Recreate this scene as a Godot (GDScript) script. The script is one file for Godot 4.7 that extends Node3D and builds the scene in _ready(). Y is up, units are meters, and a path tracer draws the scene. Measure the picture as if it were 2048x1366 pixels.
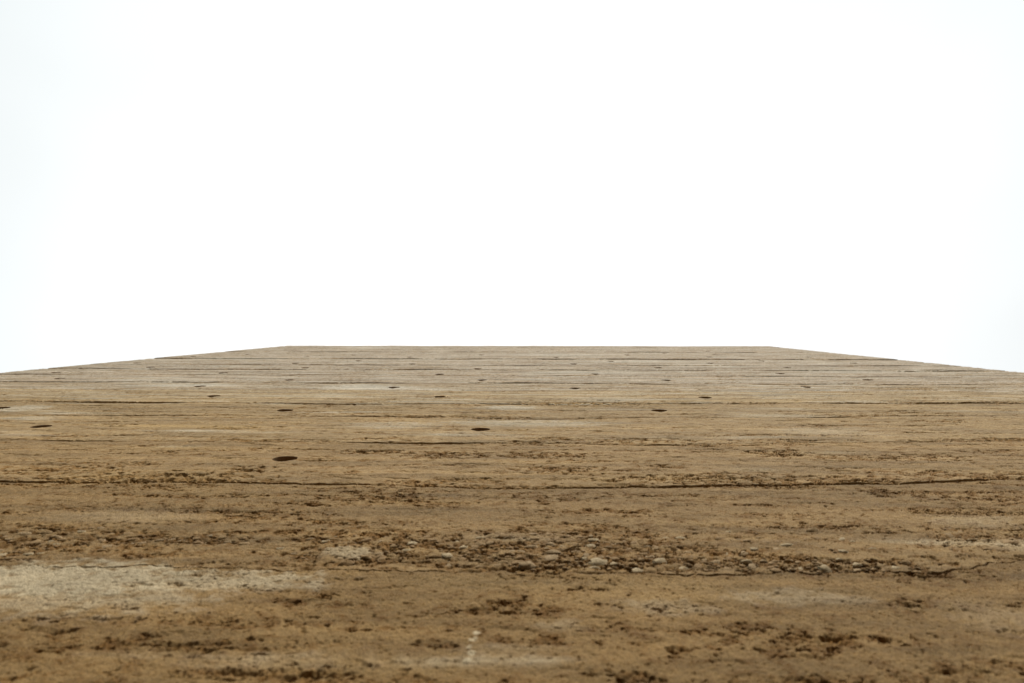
extends Node3D

# A tall tower of rammed concrete, poured in lifts of about half a metre, seen from close to its foot and looking straight up.
# x runs along the wall, y is up, z points away from the wall.
const EYE := Vector3(0.0, 1.5, 0.36)          # camera: 36 cm in front of the wall
const FOCAL := 1365.0                          # pixels of the 2048 x 1366 photograph
const TILT := Vector3(-50.0, 1365.0, -39.0)    # the zenith lies 50 px right of and 39 px above the middle of the photograph
const HOLE_R := 0.0325

# heights of the joints between the lifts above the eye
const JOINTS := [-1.56, -1.06, -0.54, -0.02, 0.49, 1.0, 1.506, 2.06, 2.57, 3.05, 3.58, 4.06, 4.63, 5.17, 5.7, 6.2, 6.66, 7.2, 7.7, 8.22, 8.76, 9.3, 9.86, 10.45]
# plan of the tower: front wall first, then round the back
const PLAN := [Vector2(-3.82, 0.0), Vector2(3.47, 0.0), Vector2(5.3, -4.6), Vector2(0.5, -8.6), Vector2(-5.7, -4.4)]

# formwork tie holes, where the photograph shows them
const HOLES := [[82, 852], [570, 917], [3, 815], [427, 792], [570, 819], [400, 771], [120, 756], [579, 758], [446, 745], [113, 744], [301, 734], [610, 735], [591, 727], [274, 726], [614, 714], [496, 709], [386, 714], [961, 858], [882, 794], [1318, 820], [788, 773], [1150, 774], [964, 759], [1332, 759], [879, 747], [1190, 747], [955, 737], [1316, 735], [1147, 728], [824, 728], [1000, 722], [1222, 722], [717, 721], [820, 715], [1112, 715], [963, 710], [706, 710], [1254, 710], [1328, 706], [1410, 795], [1611, 772], [1736, 758], [1560, 746], [1574, 735], [1420, 727], [1707, 727], [1523, 721], [1617, 715], [1419, 715], [1415, 702]]
# honeycombed, coarse places in the concrete: pixel centre, half width, half height, strength
const ROUGH := [
	[1100, 1095, 320, 38, 0.78], [1600, 1128, 270, 17, 0.9], [740, 1090, 170, 28, 0.92], [360, 1080, 170, 10, 0.9], [90, 1082, 170, 40, 0.7], [1930, 1075, 110, 30, 0.55], [1500, 1070, 300, 40, 0.4],
	[1570, 1280, 190, 32, 0.6], [1265, 1352, 80, 16, 0.8], [270, 1290, 110, 24, 0.55], [235, 1216, 55, 9, 0.75], [620, 1200, 70, 20, 0.6], [1020, 1215, 110, 18, 0.7], [1830, 1210, 40, 14, 0.7], [1960, 1338, 100, 18, 0.5], [440, 1245, 260, 14, 0.55], [870, 1290, 50, 8, 0.7], [1090, 1280, 90, 12, 0.6], [1340, 1300, 40, 7, 0.9], [620, 1112, 40, 7, 0.9], [1720, 1060, 200, 30, 0.4], [60, 1300, 120, 40, 0.45],
	[320, 957, 220, 13, 0.85], [120, 940, 150, 20, 0.6], [500, 938, 50, 7, 0.8], [1450, 958, 260, 11, 0.8], [1110, 938, 90, 7, 0.85], [1555, 906, 60, 8, 1.0], [1400, 889, 40, 5, 0.9], [740, 903, 70, 5, 0.8], [890, 909, 90, 7, 0.9], [1060, 884, 60, 4, 0.9], [1080, 910, 110, 8, 0.7], [1270, 880, 120, 5, 0.7], [1780, 915, 160, 9, 0.6], [1900, 950, 150, 8, 0.7], [1160, 805, 120, 6, 0.9], [1010, 835, 70, 4, 0.8], [760, 990, 120, 16, 0.7], [820, 1000, 60, 10, 0.7], [1080, 995, 120, 8, 0.6], [1780, 985, 70, 8, 0.8], [1960, 995, 100, 8, 0.7], [460, 855, 60, 3, 0.8], [1840, 775, 140, 3, 0.8], [900, 795, 120, 3, 0.5], [1640, 850, 40, 3, 0.8], [260, 1010, 220, 12, 0.45]]
# pale lime bloom and dense smooth skin
const PALE := [
	[130, 1158, 320, 46, 1.0], [120, 1185, 380, 60, 0.55], [430, 1162, 270, 26, 0.72], [1056, 846, 190, 8, 0.65], [790, 850, 110, 8, 0.55], [376, 769, 120, 4, 0.85], [725, 773, 110, 5, 1.0], [1020, 815, 70, 5, 0.8], [480, 717, 110, 1.6, 1.0], [40, 816, 60, 8, 0.8], [1650, 862, 120, 12, 0.4], [1600, 1195, 170, 20, 0.42], [1330, 1215, 120, 20, 0.42], [1950, 1040, 120, 18, 0.35], [1980, 1230, 110, 40, 0.28], [1180, 744, 160, 3, 0.6], [1290, 722, 120, 2, 0.8], [1120, 710, 140, 1.4, 0.9], [740, 695, 60, 1.2, 1.0], [1700, 742, 140, 4, 0.6], [952, 1266, 8, 4, 0.9], [947, 1278, 11, 6, 1.0], [939, 1292, 8, 7, 0.8], [943, 1307, 9, 8, 0.8], [933, 1321, 11, 5, 0.9], [1120, 1250, 70, 14, 0.35], [700, 1103, 70, 16, 0.7], [1560, 830, 130, 4, 0.5], [250, 1030, 200, 20, 0.3], [660, 790, 60, 3, 0.6], [300, 760, 160, 4, 0.5], [1220, 797, 120, 3, 0.5], [820, 718, 90, 1.6, 0.6], [1250, 698, 100, 1.2, 0.6]]
# a yellow clayey streak and rust-brown ones
const OCHRE := [[400, 853, 170, 7, 1.0], [480, 870, 90, 5, 0.6], [1120, 1165, 420, 20, 0.6], [820, 735, 160, 2, 0.6], [1220, 806, 200, 7, 0.7], [1850, 775, 150, 4, 0.7], [1200, 955, 400, 12, 0.5], [300, 950, 250, 16, 0.5], [700, 1330, 300, 25, 0.5], [1450, 800, 160, 3, 0.5]]
# course of the nearest joints: pixels along them
const JOINT_LINES := {
	5: [[0, 1128], [350, 1134], [620, 1139], [1000, 1141], [1400, 1146], [1850, 1141], [2048, 1124]],
	6: [[0, 962], [400, 962], [700, 968], [1000, 975], [1300, 973], [1500, 968], [1750, 966], [2048, 957]],
	7: [[0, 878], [380, 883], [700, 884], [1100, 886], [1350, 889], [1650, 884], [2048, 880]],
	8: [[0, 829], [560, 831], [800, 832], [1000, 837], [1400, 834], [2048, 830]],
	9: [[0, 802], [400, 805], [700, 808], [1150, 807], [1630, 806], [2048, 806]]}
# upright marks of the formwork edges, one lift high
const SEAMS := [[290, 915], [690, 818], [435, 734], [1378, 733], [1460, 758], [640, 716], [1880, 905], [90, 962]]

var n_patch := FastNoiseLite.new()
var n_rough := FastNoiseLite.new()
var n_pit := FastNoiseLite.new()
var n_fissure := FastNoiseLite.new()
var n_fine := FastNoiseLite.new()
var n_wave := FastNoiseLite.new()
var n_grit := FastNoiseLite.new()
var cam: Camera3D
var tower: Node3D
var concrete: StandardMaterial3D
var triangles := 0
var lines := {}

func _ready() -> void:
	camera_and_light()
	noises()
	materials()
	ground()
	build_tower()
	print("triangles ", triangles, "  ms ", Time.get_ticks_msec())

# ------------------------------------------------------------------ camera, sky, sun, exposure
func camera_and_light() -> void:
	cam = Camera3D.new()
	cam.name = "camera"
	add_child(cam)
	cam.transform = Transform3D(Basis.looking_at(TILT.normalized(), Vector3(0, 0, 1)), EYE)
	cam.fov = rad_to_deg(2.0 * atan(683.0 / FOCAL))
	cam.near = 0.02
	cam.far = 2000.0
	var lens := CameraAttributesPhysical.new()
	lens.frustum_focal_length = 24.0
	lens.frustum_focus_distance = 2.3
	lens.exposure_aperture = 5.6
	cam.attributes = lens
	cam.fov = rad_to_deg(2.0 * atan(683.0 / FOCAL))
	cam.current = true

	# an even layer of bright cloud, as bright clouds are: a little dimmer and bluer towards the horizon
	var w := 512
	var h := 256
	var cloud := FastNoiseLite.new()
	cloud.seed = 5
	cloud.frequency = 1.1
	cloud.fractal_octaves = 4
	var img := Image.create(w, h, false, Image.FORMAT_RGBF)
	for j in h:
		var e := PI * (0.5 - (j + 0.5) / h)
		for i in w:
			var a := TAU * (i + 0.5) / w
			var d := Vector3(cos(e) * sin(a), sin(e), cos(e) * cos(a))
			var s := absf(d.y)   # the half below the horizon lies behind the ground
			var thick := cloud.get_noise_3dv(d * 1.4)
			var lum := (0.34 + 0.66 * s) * (1.0 + 0.12 * thick)
			img.set_pixel(i, j, Color(lum * (0.78 + 0.22 * s), lum * (0.97 + 0.03 * s), lum * 1.0))
	var pano := PanoramaSkyMaterial.new()
	pano.panorama = ImageTexture.create_from_image(img)
	var sky := Sky.new()
	sky.sky_material = pano
	var env := Environment.new()
	env.background_mode = Environment.BG_SKY
	env.sky = sky
	env.background_energy_multiplier = 0.57
	env.tonemap_mode = Environment.TONE_MAPPER_LINEAR
	env.tonemap_exposure = 2.05
	env.sdfgi_enabled = true
	env.ssao_enabled = true
	env.ssil_enabled = true
	var we := WorldEnvironment.new()
	we.name = "environment"
	we.environment = env
	add_child(we)

	# the veiled sun behind the camera, spread wide by the cloud
	var sun := DirectionalLight3D.new()
	sun.name = "sun"
	sun.light_energy = 0.5
	sun.light_angular_distance = 40.0
	sun.light_color = Color(1.0, 0.96, 0.9)
	sun.shadow_enabled = true
	add_child(sun)
	sun.look_at_from_position(Vector3(1.5, 5.5, 6.0), Vector3.ZERO, Vector3.UP)

# where the line of sight through a pixel of the photograph meets the plane of the wall: (x, height above the eye)
func wall_at(px: float, py: float) -> Vector2:
	var dir := cam.transform.basis * Vector3((px - 1024.0) / FOCAL, -(py - 683.0) / FOCAL, -1.0)
	var t := -EYE.z / dir.z
	return Vector2(EYE.x + dir.x * t, dir.y * t)

func zones(list: Array) -> Array:
	var out := []
	for z in list:
		var c := wall_at(z[0], z[1])
		out.append([c.x, c.y, z[2] * c.y / FOCAL, z[3] * c.y * c.y / (FOCAL * EYE.z), z[4]])
	return out

# ------------------------------------------------------------------ noises and materials
func set_noise(n: FastNoiseLite, seed_value: int, octaves: int, gain := 0.5) -> void:
	n.seed = seed_value
	n.noise_type = FastNoiseLite.TYPE_SIMPLEX_SMOOTH
	n.frequency = 1.0
	n.fractal_octaves = octaves
	n.fractal_gain = gain

func noises() -> void:
	set_noise(n_patch, 11, 4, 0.55)
	set_noise(n_rough, 23, 4, 0.6)
	set_noise(n_pit, 37, 4, 0.6)
	set_noise(n_fissure, 41, 4, 0.6)
	set_noise(n_fine, 53, 3, 0.6)
	set_noise(n_wave, 67, 3, 0.5)
	n_grit.seed = 71
	n_grit.noise_type = FastNoiseLite.TYPE_CELLULAR
	n_grit.frequency = 1.0
	n_grit.fractal_type = FastNoiseLite.FRACTAL_NONE
	n_grit.cellular_return_type = FastNoiseLite.RETURN_DISTANCE

func materials() -> void:
	# sand grain of the concrete: colour speckle and fine relief
	var size := 1024
	var a := FastNoiseLite.new()
	set_noise(a, 3, 4, 0.75)
	a.frequency = 0.06
	var b := FastNoiseLite.new()
	set_noise(b, 9, 3, 0.7)
	b.frequency = 0.33
	var ia := a.get_seamless_image(size, size)
	var ib := b.get_seamless_image(size, size)
	var img := Image.create(size, size, false, Image.FORMAT_RGB8)
	var da := ia.get_data()
	var db := ib.get_data()
	var out := PackedByteArray()
	out.resize(size * size * 3)
	for i in size * size:
		var v := 0.90 + 0.22 * (da[i] / 255.0 - 0.5) + 0.46 * (db[i] / 255.0 - 0.5)
		v = clampf(v, 0.3, 1.0)
		var warm := 0.05 * (da[i] / 255.0 - 0.5)
		out[i * 3] = int(clampf(v, 0, 1) * 255)
		out[i * 3 + 1] = int(clampf(v + warm * 0.5, 0, 1) * 255)
		out[i * 3 + 2] = int(clampf(v + warm, 0, 1) * 255)
	img = Image.create_from_data(size, size, false, Image.FORMAT_RGB8, out)
	var bump := Image.create_from_data(size, size, false, Image.FORMAT_L8, db)
	bump.convert(Image.FORMAT_RGBA8)
	bump.bump_map_to_normal_map(3.0)
	concrete = StandardMaterial3D.new()
	concrete.vertex_color_use_as_albedo = true
	concrete.albedo_texture = ImageTexture.create_from_image(img)
	concrete.normal_enabled = true
	concrete.normal_texture = ImageTexture.create_from_image(bump)
	concrete.normal_scale = 1.3
	concrete.roughness = 0.86
	concrete.metallic_specular = 0.32
	concrete.uv1_triplanar = true
	concrete.uv1_world_triplanar = true
	concrete.uv1_scale = Vector3(1.43, 1.43, 1.43)

# ------------------------------------------------------------------ ground (below the camera: it only throws light back)
func ground() -> void:
	var n := NoiseTexture2D.new()
	var fn := FastNoiseLite.new()
	fn.seed = 2
	fn.frequency = 0.02
	fn.fractal_octaves = 5
	n.noise = fn
	n.width = 512
	n.height = 512
	n.seamless = true
	var ramp := Gradient.new()
	ramp.set_color(0, Color(0.19, 0.155, 0.11))
	ramp.set_color(1, Color(0.27, 0.23, 0.17))
	n.color_ramp = ramp
	var m := StandardMaterial3D.new()
	m.albedo_texture = n
	m.roughness = 1.0
	m.uv1_triplanar = true
	m.uv1_world_triplanar = true
	m.uv1_scale = Vector3(0.4, 0.4, 0.4)
	var st := SurfaceTool.new()
	st.begin(Mesh.PRIMITIVE_TRIANGLES)
	var k := 40
	for j in k + 1:
		for i in k + 1:
			var u := 2.0 * i / k - 1.0
			var v := 2.0 * j / k - 1.0
			st.add_vertex(Vector3(400.0 * u * absf(u), 0.0, 400.0 * v * absf(v)))
	for j in k:
		for i in k:
			var q := j * (k + 1) + i
			for t in [q, q + 1, q + k + 2, q, q + k + 2, q + k + 1]:
				st.add_index(t)
	st.generate_normals()
	var g := MeshInstance3D.new()
	g.name = "ground"
	g.mesh = st.commit()
	g.material_override = m
	g.set_meta("kind", "structure")
	g.set_meta("label", "bare dark brown earth at the foot of the tower")
	g.set_meta("category", "ground")
	add_child(g)

# ------------------------------------------------------------------ the tower
func build_tower() -> void:
	for j in JOINT_LINES:
		var pts := PackedVector2Array()
		for p in JOINT_LINES[j]:
			pts.append(wall_at(p[0], p[1]))
		lines[j] = pts
	tower = Node3D.new()
	tower.name = "concrete_tower"
	tower.set_meta("label", "tall tan rammed concrete tower wall with level pour lines and round tie holes")
	tower.set_meta("category", "tower")
	add_child(tower)
	core()
	var rough := zones(ROUGH)
	var pale := zones(PALE)
	var ochre := zones(OCHRE)
	var holes := []
	for p in HOLES:
		holes.append(wall_at(p[0], p[1]))
	var seams := []
	for p in SEAMS:
		seams.append(wall_at(p[0], p[1]))
	for k in JOINTS.size() - 1:
		var part := lift(k, rough, pale, ochre, holes, seams)
		if k == 5:
			pebbles(part, rough)

# solid inside of the tower, 4 cm behind its faces
func core() -> void:
	var st := SurfaceTool.new()
	st.begin(Mesh.PRIMITIVE_TRIANGLES)
	var ring := []
	var mid := Vector2(0.0, -3.6)
	for p in PLAN:
		ring.append(p + (mid - p).normalized() * 0.45)
	ring[0].y = -0.3
	ring[1].y = -0.3
	var top: float = EYE.y + JOINTS[-1] - 0.06
	for i in ring.size():
		var p: Vector2 = ring[i]
		var q: Vector2 = ring[(i + 1) % ring.size()]
		var a := Vector3(p.x, 0, p.y)
		var b := Vector3(p.x, top, p.y)
		var c := Vector3(q.x, top, q.y)
		var d := Vector3(q.x, 0, q.y)
		for v in [a, b, c, a, c, d, b, Vector3(mid.x, top, mid.y), c]:
			st.set_color(Color(0.28, 0.21, 0.14))
			st.add_vertex(v)
	st.generate_normals()
	var m := MeshInstance3D.new()
	m.name = "core"
	m.mesh = st.commit()
	m.material_override = concrete
	tower.add_child(m)

# how far joint j strays from level at arc position s
func joint_y(j: int, s: float) -> float:
	if j == 0 or j == JOINTS.size() - 1:
		return EYE.y + JOINTS[j] + 0.004 * n_wave.get_noise_2d(s * 2.0, j * 9.7)
	if lines.has(j):
		var pts: PackedVector2Array = lines[j]
		var h := pts[0].y
		if s >= pts[-1].x:
			h = pts[-1].y
		else:
			for i in pts.size() - 1:
				if s >= pts[i].x and s < pts[i + 1].x:
					h = lerpf(pts[i].y, pts[i + 1].y, smoothstep(0.0, 1.0, (s - pts[i].x) / (pts[i + 1].x - pts[i].x)))
		return EYE.y + h + 0.006 * n_wave.get_noise_2d(s * 4.0, j * 17.3) + (0.014 if j == 5 else 0.006) * n_wave.get_noise_2d(s * 14.0, j * 31.1 + 5.0)
	return EYE.y + JOINTS[j] + 0.035 * n_wave.get_noise_2d(s * 0.7, j * 17.3) + 0.006 * n_wave.get_noise_2d(s * 9.0, j * 31.1 + 5.0)

func lift(k: int, rough: Array, pale: Array, ochre: Array, holes: Array, seams: Array) -> MeshInstance3D:
	var hb: float = JOINTS[k]
	var ht: float = JOINTS[k + 1]
	var reach := maxf(hb, 0.72)
	var cell_x := clampf(0.0023 * reach, 0.0017, 0.03)
	var cell_y := clampf(0.0024 * reach, 0.0019, 0.022)
	if k < 4:
		cell_x = 0.006 if k == 3 else 0.03
		cell_y = cell_x
	var lo := -(ht * 0.79 + 0.12)
	var hi := ht * 0.72 + 0.12
	if k < 4:
		lo = -0.8
		hi = 0.8
	# ---- columns: position on the plan, outward direction, arc length
	var bx := PackedFloat32Array()
	var bz := PackedFloat32Array()
	var nx := PackedFloat32Array()
	var nz := PackedFloat32Array()
	var arc := PackedFloat32Array()
	var xs := []
	var x0: float = PLAN[0].x
	var x1: float = PLAN[1].x
	var xm := maxf(lo, x0 + 0.006)
	var right := []
	var left := []
	var x := xm
	while x < minf(hi, x1 - 0.006):
		right.append(x)
		x += cell_x
	var step := cell_x
	while x < x1 - 0.006:
		right.append(x)
		step = minf(step * 1.08, 0.05)
		x += step
	right.append(x1 - 0.006)
	x = xm - cell_x
	step = cell_x
	while x > x0 + 0.006:
		left.append(x)
		step = minf(step * 1.08, 0.05)
		x -= step
	left.append(x0 + 0.006)
	left.reverse()
	if left.size() > 1 and absf(left[0] - left[1]) < 0.002:
		left.remove_at(1)
	for v in left:
		if v < xm - 0.0005:
			xs.append(v)
	if xs.is_empty():
		xs.append(x0 + 0.006)
	for v in right:
		if v > xs[-1] + 0.0005:
			xs.append(v)
	var front := xs.size()
	for v in xs:
		bx.append(v); bz.append(0.0); nx.append(0.0); nz.append(1.0); arc.append(v)
	# the other walls, coarse
	var s0: float = x1
	for i in PLAN.size():
		var p: Vector2 = PLAN[(i + 1) % PLAN.size()]
		var q: Vector2 = PLAN[(i + 2) % PLAN.size()]
		var before: Vector2 = PLAN[i]
		var d0 := (p - before).normalized()
		var d1 := (q - p).normalized()
		var m := (Vector2(-d0.y, d0.x) + Vector2(-d1.y, d1.x)).normalized()
		bx.append(p.x); bz.append(p.y); nx.append(m.x); nz.append(m.y); arc.append(s0)
		if i == PLAN.size() - 1:
			break
		var length := p.distance_to(q)
		var count := int(length / 0.35)
		for c in range(0, count + 1):
			var u := 0.006 if c == 0 else (length - 0.006 if c == count else length * c / count)
			var pt := p + d1 * u
			bx.append(pt.x); bz.append(pt.y); nx.append(-d1.y); nz.append(d1.x); arc.append(s0 + u)
		s0 += length
	var cols := bx.size()
	# ---- rows: bottom lip, face, top lip
	var face_rows := int(ceil((ht - hb) / cell_y))
	var lip := 0.05
	var rows := face_rows + 5
	var pos := PackedVector3Array()
	var nor := PackedVector3Array()
	var col := PackedColorArray()
	pos.resize(rows * cols)
	nor.resize(rows * cols)
	col.resize(rows * cols)
	# ---- per column values
	var yb := PackedFloat32Array()
	var yt := PackedFloat32Array()
	var off := PackedFloat32Array()
	var worn := PackedFloat32Array()
	var corner := PackedFloat32Array()
	var rng := RandomNumberGenerator.new()
	rng.seed = 100 + k
	var shift := rng.randf_range(-0.005, 0.005) if k > 8 else rng.randf_range(-0.003, 0.003) if k > 6 else rng.randf_range(-0.001, 0.001)
	for c in cols:
		var s := arc[c]
		var cd := minf(absf(s - x0), absf(s - x1)) if c < front + 3 else (0.0 if c == cols - 1 else 1.0)
		corner.append(exp(-cd / 0.02))
		var gap_b := 0.0015 + 0.005 * maxf(0.0, n_wave.get_noise_2d(s * 1.7, k * 5.1) + 0.2)
		var gap_t := 0.0015 + 0.005 * maxf(0.0, n_wave.get_noise_2d(s * 1.7, (k + 1) * 5.1) + 0.2)
		if k == 5:
			gap_t = 0.003
			gap_b *= 0.3
		if k == 6:
			gap_b = 0.003 + 0.35 * gap_b
		if k == 4:
			gap_t *= 0.3
		yb.append(joint_y(k, s) + gap_b)
		yt.append(joint_y(k + 1, s) - (gap_t if k < JOINTS.size() - 2 else 0.0))
		off.append(shift + (0.0015 if k < 8 else 0.0045) * n_wave.get_noise_2d(s * 0.9, 50.0 + k * 3.3))
		worn.append(clampf(0.35 + 1.5 * n_wave.get_noise_2d(s * 1.3, 90.0 + k * 7.7), 0.0, 0.9) * (0.4 if k == 4 else 1.0) if k != 5 else 0.25 + 0.15 * n_wave.get_noise_2d(s * 6.0, 4.0))
	# own mix per lift, plus painted lens falloff (low) and sky sheen (high)
	var lift_tones := [Color(0.38, 0.26, 0.12), Color(0.40, 0.27, 0.125), Color(0.38, 0.25, 0.11), Color(0.39, 0.26, 0.115), Color(0.282, 0.176, 0.068), Color(0.345, 0.225, 0.098), Color(0.41, 0.276, 0.13), Color(0.49, 0.345, 0.175), Color(0.475, 0.34, 0.178), Color(0.51, 0.38, 0.215), Color(0.505, 0.395, 0.262), Color(0.55, 0.45, 0.335), Color(0.525, 0.43, 0.32), Color(0.56, 0.465, 0.355)]
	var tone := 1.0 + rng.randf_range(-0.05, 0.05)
	var lift_tone: Color = lift_tones[mini(k, lift_tones.size() - 1)]
	var skin := Color(lift_tone.r * tone, lift_tone.g * tone, lift_tone.b * tone)
	var raw := Color(lift_tone.r * 0.60 * tone, lift_tone.g * 0.48 * tone, lift_tone.b * 0.30 * tone)
	var lime := Color(0.63, 0.525, 0.35) if k < 7 else (Color(0.66, 0.58, 0.44) if k < 10 else Color(0.74, 0.68, 0.56))
	var yellow := Color(0.46, 0.31, 0.13)
	var here := []
	for p in holes:
		if p.y > hb and p.y < ht:
			var at := clampf(p.y, hb + HOLE_R * 1.8 + cell_y + 0.012, ht - HOLE_R * 1.8 - cell_y - 0.012)
			here.append(Vector2(p.x, at))
	var seam_here := []
	for sm in seams:
		if sm.y > hb and sm.y < ht:
			seam_here.append(sm.x)
	var seam_w := maxf(0.005, cell_x * 0.9)
	var coarse := clampf(cell_y / 0.012, 0.0, 1.0)   # far lifts: only relief that the mesh can carry
	var chip := 0.001 + 0.006 * clampf((hb - 2.0) / 3.0, 0.0, 1.0)
	var grit_base := 0.31 if k == 5 else (0.20 if k == 4 else 0.18)
	var speck_at := 0.38 if k < 6 else 0.42
	var bloom_f := 4.2 if k < 9 else 9.0
	var bloom_cut := 0.62 if k < 7 else (0.38 if k < 10 else 0.22)
	var fissure_x := lerpf(5.0, 2.2, coarse)
	var fissure_y := lerpf(34.0, 17.0, coarse)
	for r in rows:
		var inset := 0.0
		var t := 0.0
		var edge := 0.0
		if r == 0:
			inset = lip
		elif r == 1:
			inset = 0.003
			edge = 0.0004
		elif r == rows - 1:
			inset = lip
			t = 1.0
		elif r == rows - 2:
			inset = 0.004
			t = 1.0
			edge = -0.0004
		else:
			t = clampf((r - 2.0) / (rows - 5.0), 0.0, 1.0)
			if r == 2:
				edge = 0.002
			elif r == rows - 3:
				edge = -0.003
		var h_row := hb + (ht - hb) * t
		var zr := row_zones(rough, h_row)
		var zh := []
		for q in here:
			if absf(h_row - q.y) < HOLE_R * 3.0:
				zh.append(q)
		var zp := row_zones(pale, h_row)
		var zo := row_zones(ochre, h_row)
		for c in cols:
			var s := arc[c]
			var y := lerpf(yb[c], yt[c], t) + edge
			var h := y - EYE.y
			var up := y - yb[c]
			var down := yt[c] - y
			var z := off[c] * (1.0 - 0.9 * corner[c])
			# masks
			var nr := n_rough.get_noise_2d(s * 2.0 + k * 13.0, y * 13.0 + 0.25 * n_wave.get_noise_2d(s * 5.0, y * 5.0))
			var nm := n_patch.get_noise_2d(s * 22.0, y * 26.0 + k)
			var n2 := n_fine.get_noise_2d(s * 60.0, y * 75.0 + k)
			var rm := grit_base + nr * 1.0 + 0.35 * exp(-up / 0.05) + nm * 0.30 + n2 * 0.12
			for q in zr:
				var dx: float = (s - q[0]) / q[2]
				var dy: float = (h - q[1]) / q[3]
				var d2 := dx * dx + dy * dy
				if d2 < 3.0:
					rm = maxf(rm, q[4] * clampf(1.15 - 0.6 * d2 + nm * 1.3 + n2 * 0.5, 0.0, 1.1))
			rm = smoothstep(0.15, 1.0, rm)
			var bloom := n_patch.get_noise_2d(s * 0.8 + k * 7.0, y * bloom_f + k * 3.0) * 1.7 - bloom_cut + nm * 0.25
			for q in zp:
				var dx: float = (s - q[0]) / q[2]
				var dy: float = (h - q[1]) / q[3]
				var d2 := dx * dx + dy * dy
				if d2 < 2.0:
					bloom = maxf(bloom, q[4] * clampf(1.2 - d2 + nm * 1.1 + n2 * 0.4, 0.0, 1.0))
			bloom = smoothstep(0.0, 1.0, bloom)
			rm *= 1.0 - 0.65 * bloom   # the bloom sits on dense skin
			bloom *= 1.0 - 0.5 * rm
			var clay := n_patch.get_noise_2d(s * 1.1 + 40.0, y * 6.0 + k * 11.0) * 1.2 - 0.2
			for q in zo:
				var dx: float = (s - q[0]) / q[2]
				var dy: float = (h - q[1]) / q[3]
				var d2 := dx * dx + dy * dy
				if d2 < 1.6:
					clay = maxf(clay, q[4] * clampf(1.2 - d2 + nm * 0.8, 0.0, 1.0))
			clay = clampf(clay, 0.0, 1.0) * (1.0 - bloom)
			# relief
			var np := n_pit.get_noise_2d(s * 34.0, y * 42.0 + k * 5.0)
			var nf := n_fissure.get_noise_2d(s * fissure_x + k * 3.0 + n2 * 0.03, y * fissure_y + nm * 0.35)
			var crack_on := 1.0
			var nd := n_fine.get_noise_2d(s * 150.0, y * 170.0)
			var speck := n_pit.get_noise_2d(s * 75.0 + 9.0, y * 105.0 + k * 3.0)
			var pit := smoothstep(0.47 - 0.33 * rm, 0.62 - 0.30 * rm, np + 0.15 * n2)
			if k < 6:
				crack_on = 0.45
			var small := smoothstep(speck_at - 0.24 * rm, speck_at + 0.12 - 0.22 * rm, speck)
			var crack := crack_on * smoothstep(0.42 - 0.14 * rm - 0.16 * coarse, 0.52 - 0.10 * rm - 0.16 * coarse, nf + 0.15 * np)
			z += 0.0014 * nm + (nd * (0.0008 + 0.0013 * rm) + n2 * (0.0010 + 0.0016 * rm)) * (1.0 - 0.5 * coarse)
			z += rm * (0.0028 * np - 0.001)
			z -= pit * (0.003 + 0.007 * rm)
			z -= small * (0.002 + 0.003 * rm)
			z -= crack * (0.0025 + 0.004 * rm + 0.004 * coarse)
			if k == 5 and rm > 0.3:
				var band := exp(-up / 0.11) * smoothstep(0.3, 0.9, rm)
				z -= band * (0.003 + 0.004 * n_grit.get_noise_2d(s * 75.0, y * 85.0))
			elif rm > 0.35 and coarse < 0.9:
				z -= (rm - 0.35) * 0.005 * (1.0 + n_grit.get_noise_2d(s * 95.0, y * 110.0))
			# worn upper edge below the joint, broken lower edge above it
			z -= worn[c] * (0.006 + 0.005 * coarse) * exp(-down / (0.009 + 0.012 * coarse))
			z -= maxf(0.0, rm - 0.4) * (0.008 if k != 6 else 0.002) * exp(-up / 0.02)
			for sx in seam_here:
				var e: float = (s - sx - 0.004 * nm) / seam_w
				if absf(e) < 3.0:
					z -= 0.006 * exp(-e * e) * (0.6 + nm)
			if corner[c] > 0.01:
				z -= corner[c] * 0.009 * maxf(0.0, n_wave.get_noise_2d(y * 8.0, s * 3.0) + 0.5 * nm)
			for q in zh:
				var far := Vector2(s - q.x, h - q.y).length()
				if far < HOLE_R * 2.2:
					z = lerpf(off[c] - 0.0005, z, smoothstep(1.3, 2.2, far / HOLE_R))
					if h < q.y:   # lip broken out below the hole
						z -= chip * exp(-pow((s - q.x) / HOLE_R, 2.0)) * (1.0 + nm) * smoothstep(2.2, 1.0, far / HOLE_R)
			z -= inset
			var i := r * cols + c
			pos[i] = Vector3(bx[c] + nx[c] * z, y, bz[c] + nz[c] * z)
			# colour, with the painted falloff and sheen of the lift: grey-tan skin, browner raw concrete where the skin is off, lime bloom, clay
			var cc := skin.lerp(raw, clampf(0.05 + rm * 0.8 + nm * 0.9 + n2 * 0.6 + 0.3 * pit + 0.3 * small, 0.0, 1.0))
			cc = cc.lerp(yellow, clay * 0.55)
			if k > 8:   # thin lime runs along the rammed layers
				bloom = maxf(bloom, smoothstep(0.16, 0.42, n_patch.get_noise_2d(s * 0.9 + k * 5.0, y * 19.0)) * 0.95)
			cc = cc.lerp(lime, bloom * 0.88)
			var streak := n_patch.get_noise_2d(s * 0.6 + 70.0, y * 8.0 + k * 5.0)
			var f := 1.0 + (0.16 + 0.14 * rm) * n2 + (0.24 + 0.18 * rm) * nd + 0.14 * nr + 0.32 * n_patch.get_noise_2d(s * 2.6 + 31.0, y * 15.0 + k * 2.0) + (0.22 + 0.14 * coarse) * streak
			col[i] = Color(cc.r * f, cc.g * f, cc.b * f)
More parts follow.
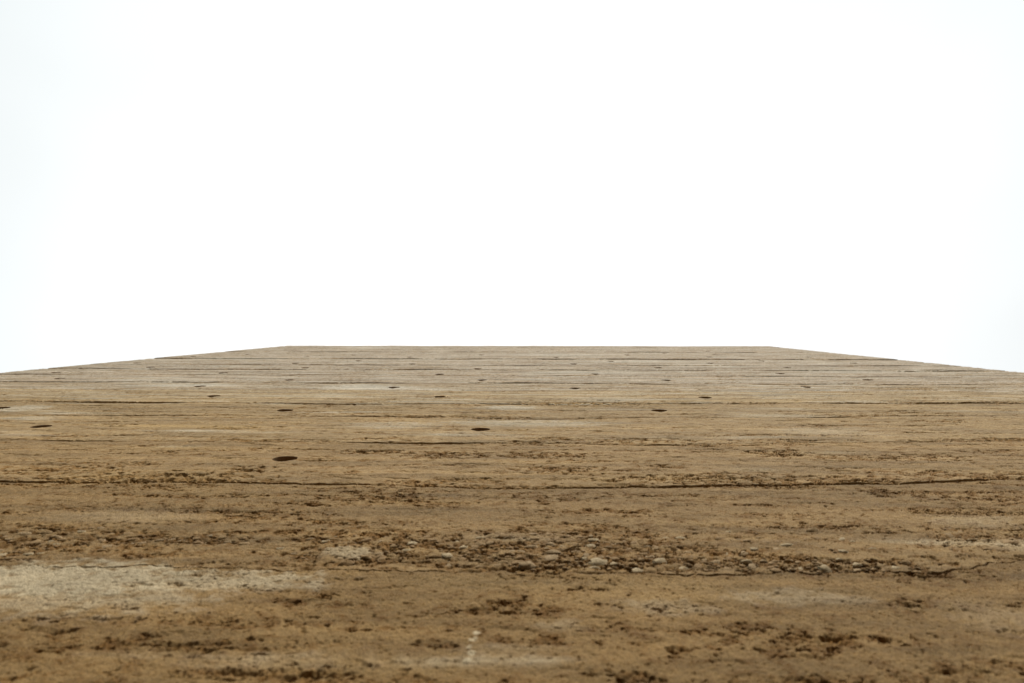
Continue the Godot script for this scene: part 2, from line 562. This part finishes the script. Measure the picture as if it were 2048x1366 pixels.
	# ---- normals
	for r in rows:
		var ra := maxi(r - 1, 0) * cols
		var rb := mini(r + 1, rows - 1) * cols
		for c in cols:
			var ca := c - 1 if c > 0 else cols - 1
			var cb := c + 1 if c < cols - 1 else 0
			var du := pos[r * cols + cb] - pos[r * cols + ca]
			var dv := pos[rb + c] - pos[ra + c]
			nor[r * cols + c] = du.cross(dv).normalized()
	# ---- tie holes of this lift: the cells around each are left out and a ring closes on its rim
	var skip := {}
	var index := PackedInt32Array()
	var tubes := []
	for p in here:
		var c0 := 0
		while c0 < front - 2 and bx[c0 + 1] < p.x - HOLE_R * 1.18:
			c0 += 1
		var c1 := c0 + 1
		while c1 < front - 1 and bx[c1] < p.x + HOLE_R * 1.18:
			c1 += 1
		var mc := (c0 + c1) / 2
		var yy: float = p.y + EYE.y
		# keep the whole hole inside its lift
		yy = clampf(yy, yb[mc] + HOLE_R * 1.5 + cell_y, yt[mc] - HOLE_R * 1.5 - cell_y)
		var r0 := 2
		while pos[(r0 + 1) * cols + mc].y < yy - HOLE_R * 1.18:
			r0 += 1
		var r1 := r0 + 1
		while r1 < rows - 3 and pos[r1 * cols + mc].y < yy + HOLE_R * 1.18:
			r1 += 1
		for r in range(r0, r1):
			for c in range(c0, c1):
				skip[r * cols + c] = true
		var rim := []
		for c in range(c0, c1):
			rim.append(r0 * cols + c)
		for r in range(r0, r1):
			rim.append(r * cols + c1)
		for c in range(c1, c0, -1):
			rim.append(r1 * cols + c)
		for r in range(r1, r0, -1):
			rim.append(r * cols + c0)
		var first := pos.size()
		var circle := PackedVector3Array()
		for v in rim:
			var q := pos[v]
			var d := Vector2(q.x - p.x, q.y - yy).normalized()
			var rad := HOLE_R * (1.0 + 0.05 * n_wave.get_noise_3d(d.x * 2.0, d.y * 2.0, p.x * 9.0))
			var w := Vector3(p.x + d.x * rad, yy + d.y * rad, q.z)
			pos.append(w)
			nor.append(nor[v])
			col.append(col[v])
			circle.append(w)
		var m := rim.size()
		for i in m:
			var j := (i + 1) % m
			index.append_array([rim[i], first + i, first + j, rim[i], first + j, rim[j]])
		tubes.append([circle, Vector3(p.x, yy, 0.0)])
	# ---- faces
	for r in rows - 1:
		for c in cols:
			var a := r * cols + c
			if skip.has(a):
				continue
			var d := c + 1 if c < cols - 1 else 0
			var b := a + cols
			var e := (r + 1) * cols + d
			d += r * cols
			index.append(a); index.append(b); index.append(e)
			index.append(a); index.append(e); index.append(d)
	# lid of the highest lift
	if k == JOINTS.size() - 2:
		var mid := pos.size()
		pos.append(Vector3(0.0, EYE.y + ht, -3.6)); nor.append(Vector3.UP); col.append(skin)
		for c in cols:
			var a := (rows - 1) * cols + c
			index.append_array([a, mid, (rows - 1) * cols + (c + 1) % cols])
	var arrays := []
	arrays.resize(Mesh.ARRAY_MAX)
	arrays[Mesh.ARRAY_VERTEX] = pos
	arrays[Mesh.ARRAY_NORMAL] = nor
	arrays[Mesh.ARRAY_COLOR] = col
	arrays[Mesh.ARRAY_INDEX] = index
	var mesh := ArrayMesh.new()
	mesh.add_surface_from_arrays(Mesh.PRIMITIVE_TRIANGLES, arrays)
	mesh.surface_set_material(0, concrete)
	triangles += index.size() / 3
	var part := MeshInstance3D.new()
	part.name = "concrete_lift"
	part.mesh = mesh
	tower.add_child(part, true)
	for tb in tubes:
		tube(part, tb[0], tb[1])
	return part

func row_zones(list: Array, h: float) -> Array:
	var out := []
	for q in list:
		if absf(h - q[1]) < q[3] * 1.5 + 0.04:
			out.append(q)
	return out

var tube_mat: StandardMaterial3D
# inside of a tie hole: the cast bore that runs into the wall, of the wall's own raw concrete
func tube(part: Node3D, circle: PackedVector3Array, at: Vector3) -> void:
	if tube_mat == null:
		tube_mat = StandardMaterial3D.new()
		tube_mat.albedo_color = Color(0.25, 0.15, 0.065).linear_to_srgb()
		tube_mat.roughness = 0.8
		tube_mat.metallic = 0.0
	var st := SurfaceTool.new()
	st.begin(Mesh.PRIMITIVE_TRIANGLES)
	var n := circle.size()
	for depth in [0.0, 0.008, 0.16]:
		for p in circle:
			st.add_vertex(Vector3(p.x, p.y, p.z if depth == 0.0 else -depth))
	st.add_vertex(Vector3(at.x, at.y, -0.16))
	for ring in 2:
		for i in n:
			var j := (i + 1) % n
			for v in [ring * n + i, (ring + 1) * n + i, (ring + 1) * n + j, ring * n + i, (ring + 1) * n + j, ring * n + j]:
				st.add_index(v)
	for i in n:
		for v in [2 * n + i, 3 * n, 2 * n + (i + 1) % n]:
			st.add_index(v)
	st.generate_normals()
	var m := MeshInstance3D.new()
	m.name = "tie_hole"
	m.mesh = st.commit()
	m.material_override = tube_mat
	part.add_child(m, true)

# ------------------------------------------------------------------ gravel laid bare above the second joint
func pebble_mesh(seed_value: int) -> Array:
	var rng := RandomNumberGenerator.new()
	rng.seed = seed_value
	var n := FastNoiseLite.new()
	n.seed = seed_value
	n.frequency = 0.8
	var v := PackedVector3Array()
	var idx := PackedInt32Array()
	var seg := 7
	var rings := 4
	v.append(Vector3(0, 0, 1))
	for r in range(1, rings):
		var a := PI * r / rings
		for i in seg:
			var b := TAU * (i + 0.5 * (r % 2)) / seg
			v.append(Vector3(sin(a) * cos(b), sin(a) * sin(b), cos(a)))
	v.append(Vector3(0, 0, -1))
	for i in v.size():
		v[i] *= 1.0 + 0.75 * n.get_noise_3dv(v[i] * 1.3) + rng.randf_range(-0.11, 0.11)
	for i in seg:
		idx.append_array([0, 1 + (i + 1) % seg, 1 + i])
	for r in rings - 2:
		var a := 1 + r * seg
		for i in seg:
			var j := (i + 1) % seg
			if r % 2 == 0:
				idx.append_array([a + i, a + j, a + seg + i, a + j, a + seg + j, a + seg + i])
			else:
				idx.append_array([a + i, a + j, a + seg + j, a + i, a + seg + j, a + seg + i])
	var last := v.size() - 1
	var a := 1 + (rings - 2) * seg
	for i in seg:
		idx.append_array([last, a + i, a + (i + 1) % seg])
	return [v, idx]

func pebbles(part: MeshInstance3D, rough: Array) -> void:
	var mats := []
	for c in [Color(0.36, 0.235, 0.11), Color(0.31, 0.195, 0.085), Color(0.50, 0.39, 0.235), Color(0.34, 0.225, 0.105), Color(0.40, 0.28, 0.15)]:
		var m := concrete.duplicate() as StandardMaterial3D
		m.vertex_color_use_as_albedo = false
		m.albedo_color = c.linear_to_srgb()
		m.roughness = 0.8
		mats.append(m)
	var shapes := []
	var meshes := []
	for i in 8:
		var s := pebble_mesh(500 + i)
		shapes.append(s)
		var st := SurfaceTool.new()
		st.begin(Mesh.PRIMITIVE_TRIANGLES)
		for v in s[0]:
			st.set_smooth_group(1)
			st.add_vertex(v)
		for q in s[1]:
			st.add_index(q)
		st.generate_normals()
		meshes.append(st.commit())
	var rng := RandomNumberGenerator.new()
	rng.seed = 77
	var spots := []
	var grid := {}
	var tries := 0
	while spots.size() < 950 and tries < 30000:
		tries += 1
		var x := rng.randf_range(-0.95, 0.85)
		var up := rng.randf() * rng.randf() * 0.24
		var y := joint_y(5, x) + 0.006 + up
		var h := y - EYE.y
		var best := 0.0
		for i in 7:
			var q: Array = rough[i]
			var dx: float = (x - q[0]) / q[2]
			var dy: float = (h - q[1]) / q[3]
			best = maxf(best, q[4] * clampf(1.35 - dx * dx - dy * dy + 0.9 * n_patch.get_noise_2d(x * 22.0, y * 26.0 + 5), 0.0, 1.0))
		if best < 0.32 or rng.randf() > best * 1.2:
			continue
		var size := 0.0034 + 0.0065 * pow(rng.randf(), 2.2)
		if rng.randf() < 0.05:
			size *= 1.5
		var ok := true
		var gx := int(floor(x / 0.02))
		var gy := int(floor(y / 0.02))
		for a in range(-1, 2):
			for b in range(-1, 2):
				for o in grid.get(Vector2i(gx + a, gy + b), []):
					if Vector2(o[0] - x, o[1] - y).length() < (o[2] + size) * 0.8:
						ok = false
		if not ok:
			continue
		var spot := [x, y, size, rng.randi() % 8, rng.randf() * TAU, rng.randf_range(0.6, 1.0), rng.randi() % 5, rng.randf_range(-0.005, -0.001)]
		spots.append(spot)
		var key := Vector2i(gx, gy)
		if not grid.has(key):
			grid[key] = []
		grid[key].append(spot)
	spots.sort_custom(func(p, q): return p[2] > q[2])
	var st := SurfaceTool.new()
	st.begin(Mesh.PRIMITIVE_TRIANGLES)
	for i in spots.size():
		var s: Array = spots[i]
		var basis := Basis(Vector3(0, 0, 1), s[4] * 0.15) * Basis(Vector3(1, 0, 0), (s[4] - PI) * 0.12) * Basis.from_scale(Vector3(s[2] * 1.35, s[2] * s[5], s[2] * 0.52))
		var xf := Transform3D(basis, Vector3(s[0], s[1], s[7] - 0.001))
		triangles += 42
		if i < 300:
			var m := MeshInstance3D.new()
			m.name = "pebble"
			m.mesh = meshes[s[3]]
			m.material_override = mats[s[6]]
			m.transform = xf
			part.add_child(m, true)
		else:
			st.append_from(meshes[s[3]], 0, xf)
	if spots.size() > 300:
		var g := MeshInstance3D.new()
		g.name = "small_gravel"
		g.mesh = st.commit()
		g.material_override = mats[1]
		g.set_meta("kind", "stuff")
		part.add_child(g, true)
